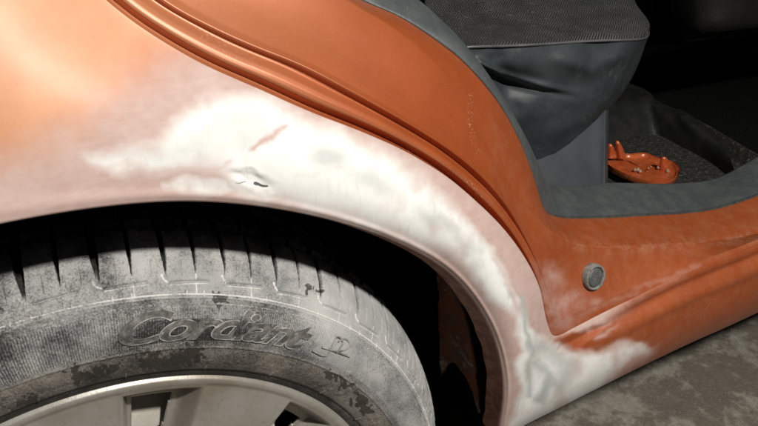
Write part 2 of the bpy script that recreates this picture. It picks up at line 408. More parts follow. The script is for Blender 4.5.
dj = own(mesh('door_jamb', Vj, gridq(NT, nj), M_body, car, attrs=dict(glare_tint=glare_tintj, sand=sandj, prim=0*sandj, grey=0*sandj, rub=0*sandj, dark=graff*.0, chip=chipj, dust=dustj)))
dj['label'] = 'orange door jamb with stepped pressings and paint chips'

# rubber plug in the pillar foot -------------------------------------------
M_rub = simple('black_rubber', (.03, .03, .03), (.06, .058, .055), 150, .75, .0006)
M_plug = simple('grey_dusty_plug', (.16, .17, .165), (.27, .27, .25), 260, .6, .0006, dirt=((.06, .06, .06), 120, .5, .7))
pc = at([(594, 277)], [.0262])[0]
def dome(name, c, prof_, mat, par, nrm, seg=32, sx=1.0):
    nrm = Vector(nrm).normalized(); q = nrm.to_track_quat('Z', 'Y').to_matrix()
    V = []; Q = []
    for (r_, h_) in prof_:
        for k in range(seg):
            a = 2*math.pi*k/seg; v = q @ Vector((r_*math.cos(a)*sx, r_*math.sin(a), h_)); V.append(np.array(v)+c)
    for i in range(len(prof_)-1):
        for k in range(seg): Q.append((i*seg+k, i*seg+(k+1) % seg, (i+1)*seg+(k+1) % seg, (i+1)*seg+k))
    return mesh(name, V, Q, mat, par)
pl = own(dome('rubber_plug', pc, [(0.0129, -.006), (0.0129, .0012), (0.0121, .0030), (0.0109, .0034), (0.0100, .0020), (0.0096, -.001)], M_plug, car, (0.05, -1, .25)))
M_cap2 = simple('dark_plug_cap', (.07, .075, .075), (.13, .135, .13), 200, .4, .0005)
own(dome('plug_cap', pc, [(0.0100, -.002), (0.0095, .0016), (0.0076, .0030), (0.0051, .0026), (0.0002, .0022)], M_cap2, car, (0.05, -1, .25)))
# door seal along the aperture ---------------------------------------------
own(tube('door_seal', (cP+ax_y*.003+np.array([0, 0, -.0005]))[60::3], .0022, M_rub, car))

# ---- plastic trims ---------------------------------------------------------
M_trim = simple('dark_grey_plastic', (.058, .066, .070), (.082, .090, .092), 60, .5, .0003, dirt=((.15, .15, .13), 220, .58, .75))
# C-pillar strip (stations 0-16) + sill cover (17-26)
Q = [(170,-200),(260,-130),(320,-75),(385,-30),(416,-2),(428,7),(438,17),(448,26),(459,37),(469,49),(481,64),(493,82),(505,101),(518,124),(531,149),(541,172),(549,183),(557,187),(573,187),(590,185),(612,182),(650,184),(688,183),(720,179),(750,161),(840,112),(940,62)]
yQ = [a+b for a, b in zip(yP, [.020]*12+[.024,.028,.034,.042,.050,.055]+[.060]*9)]
cQ = rail(np.array(Q, float), np.array(yQ))
off = ax_y*.004
rows = [cP+off*1.2+dn*.001, cP+off*.4]
for f in np.linspace(.02, 1, 34):
    c = cP+off*.4+(cQ-cP-off*.4)*f
    c[:, 1] -= .007*math.sin(math.pi*min(1, f*1.02))**.6*(1-.5*smooth(16, 18, tt))
    rows.append(c)
e = cQ.copy(); rows += [e+ax_y*.002+dn*.001, e+ax_y*.006+dn*.008, e+ax_y*.010+dn*.045]
TR = np.stack(rows, 1)
own(mesh('sill_trim', TR.reshape(-1, 3), gridq(NT, TR.shape[1]), M_trim, car))['label'] = 'dark grey plastic sill and pillar trim'

# ================================================================== WHEEL
M_rubber = NM('dusty_tyre_rubber')
def tyre_mat():
    m = M_rubber; uv = m.uv()
    sx = m.n.new('ShaderNodeSeparateXYZ'); m.L(uv, sx.inputs[0])
    th, rr = sx.outputs[0], sx.outputs[1]
    base = m.mix(m.ramp(m.noise(120, 4, .6), .35, .7), (.022, .022, .022), (.045, .043, .04))
    ser = m.math('SINE', m.math('MULTIPLY', th, 1050.0))
    serm = m.attr('ser')
    n1 = m.noise(75, 6, .7); n2 = m.noise(850, 4, .8); n3 = m.noise(25, 4, .6)
    d = m.math('ADD', m.attr('dustw'), m.math('MULTIPLY', m.math('SUBTRACT', n1, .5), .75))
    d = m.math('ADD', d, m.math('MULTIPLY', m.math('SUBTRACT', n2, .5), 1.6))
    d = m.math('ADD', d, m.math('MULTIPLY', m.math('MULTIPLY', ser, serm), .07))
    d = m.ramp(d, .12, 1.0, 0, .92)
    dustc = m.mix(m.ramp(n3, .3, .7), (.37, .375, .375), (.56, .56, .545))
    dustc = m.mix(m.attr('brown'), dustc, (.29, .265, .235))
    c = m.mix(d, base, dustc)
    wet = m.ramp(m.math('ADD', m.attr('wet'), m.math('MULTIPLY', m.math('SUBTRACT', n1, .5), .9)), .35, .6)
    c = m.mix(m.math('MULTIPLY', wet, .85), c, (.035, .032, .028))
    c = m.mix(m.ramp(m.math('ADD', m.attr('edge'), m.math('MULTIPLY', m.math('SUBTRACT', n2, .5), 1.1)), .22, .6, 0, .95), c, (.70, .70, .68))
    rough = m.mix(d, (.45,)*3, (.9,)*3); rough = m.mix(wet, rough, (.4,)*3)
    b = m.bump(m.math('MULTIPLY', ser, serm), .0003, .6); b = m.bump(n2, .0007, .7, b); b = m.bump(n1, .0014, .4, b)
    return m.out(c, rough, 0, b, spec=.35)
tyre_mat()
wheel = empty('wheel', (0, 0, 0), car); own(wheel)
def ownw(o): o.matrix_parent_inverse = Matrix.Identity(4); return o

prof = np.array([(.196, .016), (.2015, .011), (.204, .0085), (.207, .0075), (.212, .0045), (.222, .001), (.231, .0), (.245, .0005), (.255, .0055), (.262, .012), (.2685, .0185), (.2755, .0275), (.2815, .0385), (.2855, .052), (.288, .070), (.289, .100), (.2885, .13), (.286, .15), (.281, .163), (.262, .185), (.231, .195), (.2, .185)])
NPF = 330
pp = catmull(prof, 4000); ds = np.r_[0, np.cumsum(np.linalg.norm(np.diff(pp, axis=0), axis=1))]
i0 = np.argmin(abs(pp[:, 0]-.262)+(np.arange(4000) > 2500)*1.0)
sv = ds-ds[i0]
# dense on the visible outer side, coarse inboard
wgt = np.where(sv < .085, 1.0, .12); cw = np.r_[0, np.cumsum(wgt[1:]*np.diff(ds))]
samp = np.interp(np.linspace(0, cw[-1], NPF), cw, ds)
pr_r = np.interp(samp, ds, pp[:, 0]); pr_y = np.interp(samp, ds, pp[:, 1]); S = np.interp(samp, ds, sv)
th = np.radians(np.r_[np.arange(-4, 112, .075), np.arange(112, 356, 1.0)]); NTH = len(th)
TH, SS = np.meshgrid(th, S, indexing='ij')
Rr = np.tile(pr_r, (NTH, 1)); Yy = np.tile(pr_y, (NTH, 1))
tr_ = np.gradient(pr_r, samp); ty_ = np.gradient(pr_y, samp)
nr, ny = -ty_*-1, -tr_            # outward normal of the profile
ln = np.hypot(nr, ny); nr, ny = nr/ln, ny/ln
thd = np.degrees(TH)
h = np.zeros_like(TH); edge = np.zeros_like(TH)
per = 8.1; u = ((93.0-thd)/per) % 1.0
jit = .012*np.sin(thd*3.1)
def line(du, wid): return np.exp(-(du/wid)**2)
def wrapd(u, c): return (u-c+.5) % 1.0-.5
mm = per/360*2*math.pi*.275          # metres per unit u
u = (u + .02*np.sin(np.floor((93-thd)/per)*5.1)) % 1.0
dA = wrapd(u+jit, 0)*mm; dB = wrapd(u-jit, .5)*mm
# lateral gaps: wide at the crown, closing towards the shoulder
def gap(d, s_end, wmax):
    wv = wmax*smooth(s_end, s_end+.022, SS)+.0003
    return (1-smooth(wv*.6, wv*1.1, abs(d)))*smooth(s_end-.001, s_end+.003, SS)*(SS < .2)
g = np.maximum(gap(dA, .010, .0014), gap(dB, .013, .0013))
h -= .0065*g*smooth(.0, .03, SS-.008)+.0008*g
# hooked slit along the shoulder
ua = wrapd(u, .38)
slit = np.exp(-((SS-.0085-.002*ua)/.0008)**2)*smooth(.36, .30, abs(ua))
h -= .0022*slit; edge -= .9*slit; edge += .8*np.exp(-((SS-.0068-.002*ua)/.0005)**2)*smooth(.36, .30, abs(ua))
hook = np.exp(-((np.hypot(wrapd(u, .09)*mm, (SS-.0135))-.0058)/.0009)**2)*(SS < .0135)*(wrapd(u, .10) < .03)
# small sipes
for c in (.25, .77):
    dS = wrapd(u, c)*mm; h -= .0010*np.exp(-(dS/.0005)**2)*smooth(.011, .014, SS)*smooth(.027, .023, SS)
# circumferential groove and inner rib
h -= .006*np.exp(-((SS-.058)/.004)**4) + .006*np.exp(-((SS-.100)/.004)**4)
# light worn line from gap B down to the shoulder ridge
lb = np.exp(-(dB/.0007)**2)*smooth(-.001, .001, SS)*smooth(.016, .012, SS)
edge += .8*lb+.9*hook; h += .0004*lb+.0004*hook
# rounded block edges catch the dust
gl = np.exp(-((abs(dA)-.0022)/.0007)**2)*smooth(.010, .014, SS)*smooth(.05, .03, SS)
edge += .35*gl
# shoulder ridge with a groove below and short cross ticks
rid = np.exp(-((SS+.0)/.0007)**2); h += .0011*rid; edge += 1.0*rid
h -= .0009*np.exp(-((SS+.0035)/.0008)**2)
h += .0006*np.exp(-((SS+.006)/.0006)**2); edge += .45*np.exp(-((SS+.006)/.0006)**2)
ut = ((thd*1.0) % 2.35)/2.35; dt = (ut-.5)*2.35/360*2*math.pi*.262
tk = np.exp(-(dt/.0005)**2)*(SS > -.0015)*(SS < .0030)*((np.sin(np.floor(thd/2.35)*7.77)*437.5) % 1 > .45); edge += .8*tk; h += .0005*tk
# rim-protector line, inner lines, bead groove
rm = np.exp(-((Rr-.231)/.0006)**2)*(SS < 0); h += .0008*rm; edge += .6*rm
h -= .0008*np.exp(-((Rr-.2085)/.0016)**2)*(SS < 0)
vt = ((thd+3.4) % 13.2); vt = (vt-6.6)/360*2*math.pi*.21
v_ = np.exp(-(vt/.0005)**2)*(Rr < .2145)*(Rr > .209)*(SS < 0); edge += .9*v_; h += .0006*v_
# unreadable tiny moulded dashes
cell = np.floor(thd*1.35); hsh = (np.sin(cell*12.9898)*43758.5453) % 1.0
fr = (thd*1.35) % 1.0
for rc, lo in ((.2195, .45), (.2255, .6)):
    d_ = np.exp(-((Rr-rc)/.0012)**4)*(hsh > lo)*((fr > .2) & (fr < .75)); mic = d_*(((thd*9) % 1.0) > .35)
    h += .00035*mic*(SS < 0); edge += .30*mic*(SS < 0)
h += .0010*(fbm(np.stack([(TH*.27).ravel(), SS.ravel()], 1), 160, 4, 4)-.5).reshape(TH.shape)*(abs(SS) < .05)
Rd = Rr+nr[None]*h; Yd = Yy+ny[None]*h
X = Rd*np.cos(TH); Z = Rd*np.sin(TH)
Vt = np.stack([X, Yd, Z], 2).reshape(-1, 3)
pt = topx(Vt)
S1 = SS.ravel(); R1 = Rr.ravel(); T1 = thd.ravel()
dustw = np.where(S1 > -.002, .82, .64)
dustw = np.where((R1 < .231) & (S1 < 0), .66, dustw)
dustw -= .55*smooth(.210, .206, R1)*(S1 < 0)
dustw *= 1-.55*smooth(.04, .06, S1)
dustw -= .9*g.ravel()*smooth(.010, .02, S1)
# darker, blacker rubber between rim-protector and letters, left side greyer
dustw -= .18*(S1 < -.003)*(R1 > .231)*smooth(88, 100, T1)
dustw -= .30*np.exp(-((T1-71)/12)**2)*(R1 < .250)*(R1 > .236)*(S1 < 0)
dustw += .15*smooth(66, 50, T1)*(R1 > .236)
brown = np.clip(smooth(.236, .229, R1)*(S1 < 0), 0, 1)
wet = np.zeros(len(pt)); ptr = pt; pt = pt + 9*(np.stack([fbm(pt, 1/14., 70), fbm(pt, 1/14., 71)], 1)-.5)*2 + 5*(np.stack([vnoise(pt, 1/3., 72), vnoise(pt, 1/3., 73)], 1)-.5)*2
for (cx, cy, a, b, an) in ((165,362,34,14,-8),(190,352,20,10,0),(30,404,26,8,-22),(90,378,22,9,-12),(75,372,10,10,0),(222,302,9,8,0),(345,385,14,5,38),(362,402,16,8,45),(330,376,10,5,30),(318,292,9,4,20),(262,372,0.1,0.1,0),(395,310,6,3,50),(110,368,16,6,-15),(212,328,44,9,2),(262,330,22,8,8)):
    wet = np.maximum(wet, (.75 if a < 40 else .45)*smooth(-.25, .5, ell(pt, cx, cy, a, b, an)))
wet *= (S1 < .02)
ser = ((R1 > .2335) & (R1 < .256) & (S1 < 0))*1.0
edg = np.clip(edge.ravel(), 0, 1)*np.where(R1 > .24, 1, .6)*(.35+.75*fbm(ptr, 1/22., 80))*(1-.45*smooth(76, 96, T1))
dustw -= .22*smooth(70, 98, T1)*(S1 > -.002)+.10*(S1 < -.002)
dustw += .75*(fbm(ptr, 1/34., 82, 5)-.5)+.35*(fbm(ptr, 1/7., 86, 3)-.5)*(S1 > -.002)
dustw += .22*np.exp(-(np.hypot(ptr[:, 0]-335, (ptr[:, 1]-335)*1.3)/38)**2)
Qt = gridq(NTH, NPF, flip=True)
last = np.arange(NPF-1)+(NTH-1)*NPF; fst = np.arange(NPF-1)
Qt = np.concatenate([Qt, np.stack([last+NPF*0, last+1, fst+1, fst], 1)[:, ::-1]])
tyre = ownw(mesh('tyre', Vt, Qt, M_rubber.m, wheel, attrs=dict(dustw=dustw, brown=brown, wet=wet, ser=ser, edge=edg), uv=np.stack([TH.ravel(), Rr.ravel()], 1)))

# raised brand lettering on the sidewall -------------------------------------
def side_y(r): return np.interp(r, pr_r[:np.argmax(pr_r)], pr_y[:np.argmax(pr_r)])
M_letter = simple('dusty_letter_rubber', (.055, .053, .05), (.17, .165, .155), 160, .75, .0008, dirt=((.36, .355, .34), 90, .5, .8))
M_ledge = simple('dusty_letter_edge', (.26, .26, .255), (.46, .455, .44), 300, .9, .0005, dirt=((.10, .10, .095), 60, .42, .6))
def lettering(text, th0, th1, r_lo, r_hi, shear, name, outline=True, hgt=.0009, offs=.012, r_lo1=None, r_hi1=None):
    res = []
    for kind in ('fill', 'line'):
        c = bpy.data.curves.new('t', 'FONT'); c.body = text; c.size = 1; c.shear = shear; c.offset = offs
        c.space_character = .88; c.resolution_u = 6
        if kind == 'fill': c.extrude = .03; c.fill_mode = 'BOTH'
        else: c.fill_mode = 'NONE'; c.bevel_depth = .015; c.bevel_resolution = 1
        o = bpy.data.objects.new('t', c); scene.collection.objects.link(o)
        bpy.context.view_layer.update()
        me = bpy.data.meshes.new_from_object(o.evaluated_get(bpy.context.evaluated_depsgraph_get()))
        bpy.data.objects.remove(o); bpy.data.curves.remove(c)
        co = np.zeros(len(me.vertices)*3); me.vertices.foreach_get('co', co); co = co.reshape(-1, 3)
        if kind == 'fill': x0, x1 = co[:, 0].min(), co[:, 0].max(); y0_, y1_ = 0, .73
        f = (co[:, 0]-x0)/(x1-x0); a = np.radians(th0+(th1-th0)*f)
        lo = r_lo+((r_lo1 or r_lo)-r_lo)*f; hi = r_hi+((r_hi1 or r_hi)-r_hi)*f
        r = lo+(hi-lo)*(co[:, 1]-y0_)/(y1_-y0_)
        z = np.where(kind == 'fill', hgt*.55*(co[:, 2] > 0), hgt*.6+co[:, 2]*.012)
        y = side_y(r)-z-.0001
        V = np.stack([r*np.cos(a), y, r*np.sin(a)], 1)
        me.vertices.foreach_set('co', V.astype(np.float32).ravel()); me.update()
        res.append((kind, me))
    for kind, me in res:
        me.name = name; me.materials.clear(); me.materials.append(M_letter if kind == 'fill' else M_ledge)
        o = bpy.data.objects.new(name if kind == 'fill' else name+'_outline', me); scene.collection.objects.link(o); o.parent = wheel
lettering('Cordiant', 83.2, 53.4, .2378, .2562, .42, 'raised_lettering', offs=.028)
# little cross mark after the name
for k, pts in enumerate(([(312,350),(326,355),(338,341),(345,345),(336,353)], [(322,347),(334,351),(350,357)], [(337,352),(352,349),(349,343),(340,344)])):
    q = at(pts, [0.0]*len(pts)); q = catmull(q, 20); rr_ = np.hypot(q[:, 0], q[:, 2]); q[:, 1] = side_y(rr_)-.0005
    tube('raised_mark', q, .0007, M_ledge, wheel, 6)

# hub cap and steel wheel ------------------------------------------------------
def cap_mat():
    m = NM('dirty_silver_plastic')
    c = m.mix(m.ramp(m.noise(30, 5, .6), .35, .7), (.44, .425, .395), (.35, .325, .285))
    c = m.mix(m.math('MULTIPLY', m.ramp(m.noise(14, 6, .7), .42, .72), .75), c, (.27, .22, .16))
    c = m.mix(m.ramp(m.noise(400, 3, .6), .62, .72, 0, .5), c, (.22, .19, .15))
    return m.out(c, .42, .45, m.bump(m.noise(500, 3, .6), .0003, .3))
M_cap = cap_mat()
nr_ = 170; rads = np.linspace(.2035, .02, nr_); tha = np.radians(np.arange(-90, 270, .4)); NA = len(tha)
TA, RA = np.meshgrid(tha, rads, indexing='ij'); D = np.degrees(TA)
y = .0095+.0*RA
y = .010 - .0028*smooth(.2035, .2005, RA) + .0014*smooth(.1985, .1945, RA) + .006*smooth(.16, .06, RA)-.004*smooth(.08, .05, RA)
wd = abs((D-75.5+18) % 36-18); lin = wd*math.pi/180*RA          # distance from window centre line
halfw = .0255*(RA/.19)**.8
sgn = ((D-75.5+18) % 36-18)
inw = np.minimum((halfw-lin)*np.where(sgn < 0, .6, 1.3), np.minimum((.1945-RA)*.55, RA-.118))
win = smooth(0, .0065, inw)
y = y+.016*win - .0006*np.exp(-((inw)/.0015)**2)
Vc = np.stack([RA*np.cos(TA), y, RA*np.sin(TA)], 2).reshape(-1, 3)
Qc = gridq(NA, nr_, flip=True); lastc = np.arange(nr_-1)+(NA-1)*nr_; fc = np.arange(nr_-1)
Qc = np.concatenate([Qc, np.stack([lastc, lastc+1, fc+1, fc], 1)[:, ::-1]])
iw = (inw.ravel() > .0085)
Qc = Qc[~iw[Qc].all(1)]
hc = ownw(mesh('hub_cap', Vc, Qc, M_cap, wheel))
sol = hc.modifiers.new('thick', 'SOLIDIFY'); sol.thickness = .0022; sol.offset = -1
M_steel = simple('pale_painted_steel', (.56, .54, .49), (.44, .41, .35), 40, .5, .0003, metal=.2, dirt=((.2, .15, .1), 30, .55, .8))
# steel wheel: disc with round vent holes, plus the barrel
NR = 70; NA2 = 720; rs = np.linspace(.199, .03, NR); ta = np.linspace(0, 2*math.pi, NA2, endpoint=False)
TA, RA = np.meshgrid(ta, rs, indexing='ij')
ys = .014+.030*smooth(.199, .185, RA)-.010*smooth(.17, .14, RA)+.01*smooth(.12, .08, RA)
Vs = np.stack([RA*np.cos(TA), ys, RA*np.sin(TA)], 2).reshape(-1, 3)
Qs = gridq(NA2, NR, flip=True); ls = np.arange(NR-1)+(NA2-1)*NR; fs = np.arange(NR-1)
Qs = np.concatenate([Qs, np.stack([ls, ls+1, fs+1, fs], 1)[:, ::-1]])
hole = np.zeros(len(Vs), bool); h0 = at([(191, 425)], [.040])[0]; a0_ = math.atan2(h0[2], h0[0])
for k in range(12):
    a = a0_+rad(30*k); c = np.array([.163*math.cos(a), .163*math.sin(a)])
    hole |= np.hypot(Vs[:, 0]-c[0], Vs[:, 2]-c[1]) < .0115
Qs = Qs[~hole[Qs].any(1)]
ownw(mesh('steel_wheel', Vs, Qs, M_steel, wheel))
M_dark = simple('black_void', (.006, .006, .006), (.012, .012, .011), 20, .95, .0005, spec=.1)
ownw(dome('brake_drum', np.array([0, .062, 0]), [(.15, .06), (.17, .05), (.185, .03), (.185, 0.0), (.17, -.004), (.0, -.004)][::-1], M_dark, wheel, (0, 1, 0), 64))

# ================================================================== wheel house
M_liner = simple('wheelhouse_underseal', (.010, .010, .010), (.020, .018, .017), 30, .95, .003, spec=.1)
ang = np.radians(np.linspace(-25, 205, 90)); V = []; prl = [(.345, .013), (.362, .03), (.372, .09), (.372, .30), (.30, .33), (.0, .33)]
for a in ang:
    for (r_, y_) in prl: V.append((.009+r_*math.cos(a), y_, .016+r_*math.sin(a)))
own(mesh('wheelhouse_liner', V, gridq(90, len(prl)), M_liner, car))
# rusty splash bracket seen through the gap in front of the tyre
M_rust = simple('rusty_muddy_metal', (.17, .055, .03), (.08, .05, .04), 45, .85, .004, dirt=((.40, .36, .32), 35, .54, .76), spec=.2)
bk = [[(438,268),(448,275),(456,288),(463,306),(470,330)], [(439,300),(449,306),(461,318),(468,336),(474,352)], [(440,330),(450,335),(462,345),(470,360),(477,374)], [(440,352),(452,350),(464,358),(473,372),(479,390)], [(441,372),(452,360),(464,372),(474,390),(481,412)]]
Pb = np.array(bk, float); nb_, mb_ = Pb.shape[:2]
yb = np.linspace(.075, .035, mb_)[None, :]+np.zeros((nb_, 1))
big = np.stack([catmull(at(Pb[i], yb[i]), 30) for i in range(nb_)], 0)
big = np.stack([catmull(big[:, j], 40) for j in range(30)], 1).reshape(-1, 3)
big[:, 1] += .012*(fbm(big[:, [0, 2]], 45, 8)-.5)
ob = own(mesh('splash_bracket', big, gridq(40, 30), M_rust, car)); sm = ob.modifiers.new('t', 'SOLIDIFY'); sm.thickness = .003

# ================================================================== cabin
M_cloth = NM('woven_seat_cloth')
def cloth():
    m = M_cloth; sx = m.n.new('ShaderNodeSeparateXYZ'); m.L(m.obj(), sx.inputs[0])
    wob = m.math('MULTIPLY', m.math('SUBTRACT', m.noise(55, 3, .6), .5), .012)
    zz = m.math('PINGPONG', m.math('ADD', sx.outputs[1], wob), .011)
    q = m.math('ADD', m.math('ADD', sx.outputs[0], wob), m.math('MULTIPLY', zz, 1.2))
    wv = m.math('SINE', m.math('MULTIPLY', q, 1500.0))
    k = m.math('MULTIPLY', m.ramp(wv, -.2, .8), m.ramp(m.noise(30, 4, .6), .3, .7, .45, 1.0))
    c = m.mix(k, (.010, .011, .012), (.105, .108, .106))
    return m.out(c, .9, 0, m.bump(wv, .0008, .6))
cloth()
M_side = simple('dark_seat_vinyl', (.028, .037, .041), (.042, .052, .057), 25, .55, .0006, dirt=((.10, .11, .11), 30, .58, .8))
# side skirt grid (columns left->right, rows top->bottom): px and depth
sideg = [
 [(425,52,.24),(470,48,.22),(505,47,.215),(545,45,.21),(590,42,.21),(625,41,.215),(641,40,.235),(647,37,.27),(648,33,.32)],
 [(425,75,.24),(470,68,.22),(505,66,.212),(545,66,.207),(590,62,.207),(620,60,.215),(633,58,.24),(640,55,.27),(643,50,.32)],
 [(425,100,.25),(480,78,.228),(510,82,.224),(550,88,.212),(588,86,.210),(612,82,.22),(624,79,.24),(632,75,.27),(636,70,.32)],
 [(430,120,.25),(490,98,.222),(520,104,.215),(553,106,.21),(583,104,.212),(604,98,.222),(616,94,.24),(624,91,.27),(628,86,.32)],
 [(440,150,.25),(500,140,.225),(525,138,.218),(550,132,.215),(578,122,.217),(597,112,.225),(606,108,.24),(614,104,.27),(618,100,.32)],
 [(450,190,.255),(515,178,.235),(535,166,.230),(558,150,.228),(580,132,.228),(595,120,.235),(603,113,.245),(610,108,.27),(614,104,.32)]]
sg = np.array(sideg, float)
def surf(gd, n, m):
    ctl = np.stack([at(gd[i, :, :2], gd[i, :, 2]) for i in range(gd.shape[0])], 0)
    a = np.stack([catmull(ctl[i], m) for i in range(ctl.shape[0])], 0)
    return np.stack([catmull(a[:, j], n) for j in range(m)], 1)
seatS = surf(sg, 110, 200); sp_ = topx(seatS.reshape(-1, 3))
fold = -.006*np.exp(-(segdist(sp_, [(478,62),(500,74),(535,84),(570,92),(600,97)])/4)**2)+.006*np.exp(-((segdist(sp_, [(478,70),(510,84),(545,92),(585,98)]))/3.5)**2)
fold *= 1-smooth(520, 590, sp_[:, 0])
fold += .0022*np.sin(sp_[:, 0]*.09+sp_[:, 1]*.05+4*fbm(sp_, 1/50., 31))*smooth(60, 90, sp_[:, 1])
fold += .004*np.exp(-(segdist(sp_, [(500,60),(515,110),(510,150)])/9)**2)-.003*np.exp(-(segdist(sp_, [(560,60),(590,70),(620,55)])/8)**2)
seatS = seatS.reshape(-1, 3)+fold[:, None]*ax_y+((fbm(sp_, 1/40., 11)-.5)*.006)[:, None]*ax_y
seat = empty('rear_seat', (0, 0, 0), car); own(seat)
ownw(mesh('seat_side', seatS, gridq(110, 200), M_side, seat))
topg = [
 [(425,51,.24),(470,47,.22),(505,46,.215),(545,44,.21),(590,41,.21),(625,40,.215),(641,39,.235),(647,36,.27),(648,32,.32)],
 [(425,47,.25),(470,43,.232),(505,41,.226),(545,38,.222),(590,34,.222),(625,31,.228),(643,30,.245),(649,27,.28),(650,24,.33)],
 [(425,30,.32),(470,25,.31),(505,22,.30),(545,19,.29),(590,15,.29),(622,12,.29),(640,14,.30),(645,16,.32),(646,16,.36)],
 [(425,0,.40),(470,-6,.39),(505,-8,.38),(545,-8,.37),(590,-6,.36),(618,-2,.35),(632,4,.35),(637,6,.36),(638,7,.39)],
 [(425,-60,.55),(470,-55,.54),(505,-50,.53),(545,-45,.52),(590,-35,.51),(612,-25,.5),(624,-14,.5),(630,-8,.5),(632,-6,.5)]]
tg = np.array(topg, float)
topS = surf(tg, 90, 160).reshape(-1, 3); tp = topx(topS)
topS += ((fbm(tp, 1/35., 15)-.5)*.006)[:, None]*np.array([0, 0, 1.0])
ownw(mesh('seat_cushion', topS, gridq(90, 160), M_cloth.m, seat))
pip = catmull(at(tg[0][:, :2], tg[0][:, 2]), 120); 
M_pip = simple('seat_piping', (.07, .075, .078), (.13, .13, .13), 30, .35, .0002)
ownw(tube('piping', pip+np.array([0, -.001, 0]), .0016, M_pip, seat))
# plinth under the seat
M_pl = simple('blue_grey_plastic', (.045, .052, .060), (.058, .065, .072), 30, .55, .0003)
plg = np.array([
 [(535,100,.26),(560,100,.255),(590,100,.25),(604,100,.25),(607,100,.262),(609,98,.34)],
 [(532,165,.225),(560,160,.222),(590,155,.22),(603,152,.22),(606,150,.232),(608,140,.32)],
 [(530,215,.20),(560,212,.198),(590,208,.196),(602,205,.196),(606,203,.206),(608,190,.30)]], float)
ownw(mesh('seat_plinth', surf(plg, 40, 60).reshape(-1, 3), gridq(40, 60), M_pl, seat))

# floor pan, far side, front seat ----------------------------------------------
M_carpet = simple('black_carpet', (.003, .003, .003), (.007, .007, .007), 200, .95, .002, spec=.1)
def box(name, x0, x1, y0, y1, z0, z1, mat, par, bev=.01):
    V = [(x, yy, z) for x in (x0, x1) for yy in (y0, y1) for z in (z0, z1)]
    Qb = [(0, 1, 3, 2), (4, 6, 7, 5), (0, 4, 5, 1), (2, 3, 7, 6), (0, 2, 6, 4), (1, 5, 7, 3)]
    o = mesh(name, V, Qb, mat, par, smooth_=False)
    if bev:
        b = o.modifiers.new('b', 'BEVEL'); b.width = bev; b.segments = 3
    return o
own(box('cabin_floor', .30, 2.2, .12, 1.55, .040, .055, M_carpet, car, 0))
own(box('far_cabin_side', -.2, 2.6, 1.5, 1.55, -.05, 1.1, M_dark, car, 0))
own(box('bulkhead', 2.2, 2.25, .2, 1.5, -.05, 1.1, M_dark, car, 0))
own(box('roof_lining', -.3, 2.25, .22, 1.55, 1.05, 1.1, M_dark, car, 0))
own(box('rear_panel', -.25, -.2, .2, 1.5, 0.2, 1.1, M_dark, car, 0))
# front seat: squab lower edge seen as a dull line
fsg = np.array([
 [(668,-40,.50),(700,-50,.44),(745,-60,.42),(800,-70,.42),(860,-70,.45)],
 [(672,10,.50),(700,5,.44),(742,-2,.41),(800,-10,.41),(860,-10,.45)],
 [(678,34,.50),(702,32,.44),(738,27,.41),(800,20,.41),(860,20,.45)],
 [(682,38,.52),(704,37,.47),(740,32,.44),(800,25,.44),(860,25,.47)],
 [(690,42,.60),(710,42,.56),(745,37,.54),(800,30,.54),(860,30,.57)]], float)
M_fs2 = simple('grey_seat_rail', (.06, .06, .06), (.10, .10, .10), 60, .4, .0003)
fs = empty('front_seat', (0, 0, 0), car); own(fs)
M_fs = simple('black_seat_back', (.004, .004, .004), (.008, .008, .008), 25, .6, .001)
ownw(mesh('seat_back', surf(fsg, 50, 80).reshape(-1, 3), gridq(50, 80), M_fs, fs))

ownw(tube('seat_rail', at([(684,41),(705,38),(722,34),(742,28)], [.50,.49,.48,.46]), .0035, M_fs2, fs))
# floor mat (lifts out: own thing) ------------------------------------------------
M_mat = simple('dusty_black_mat', (.018, .018, .017), (.040, .039, .034), 70, .6, .0012, dirt=((.17, .16, .12), 160, .52, .70), stretch=(1, 2.6, 1))
ZM = .075
def mz(pts, z): return atz(np.array(pts, float), np.full(len(pts), z))
outer = [(560,128),(605,124),(648,116),(676,127),(703,142),(728,158),(757,178),(742,186),(716,196),(690,196),(650,200),(610,200),(560,200)]
oo = mz(outer, ZM); cenm = oo.mean(0)
def loop(c, n=260):
    cc = np.vstack([c[-1:], c, c[:1], c[1:2]]); q = catmull(cc, (len(cc)-1)*20+1); return q[20:20+len(c)*20]
lp = loop(oo); V = []; lev = [(1.07, -.03), (1.10, .024), (1.085, .027), (1.07, .026), (1.03, .006), (1.0, .0), (.93, 0.0), (.8, 0), (.65, 0), (.5, 0), (.35, 0), (.2, 0), (.02, 0)]
nl = len(lp)
for k, (f, hz) in enumerate(lev):
    c = cenm+(lp-cenm)*f; c[:, 2] = ZM+hz
    V.append(c)
V = np.stack(V, 0); V[5:, :, 2] += .003*(fbm(V[5:].reshape(-1, 3)[:, :2], 25, 3).reshape(V[5:].shape[:2])-.5)
V = V.reshape(-1, 3); Qm = []
for k in range(len(lev)-1):
    for i in range(nl): Qm.append((k*nl+i, k*nl+(i+1) % nl, (k+1)*nl+(i+1) % nl, (k+1)*nl+i))
mt = tag(mesh('floor_mat', V, Qm, M_mat), 'black rubber floor mat with raised rim lying in the rear footwell', 'floor mat')
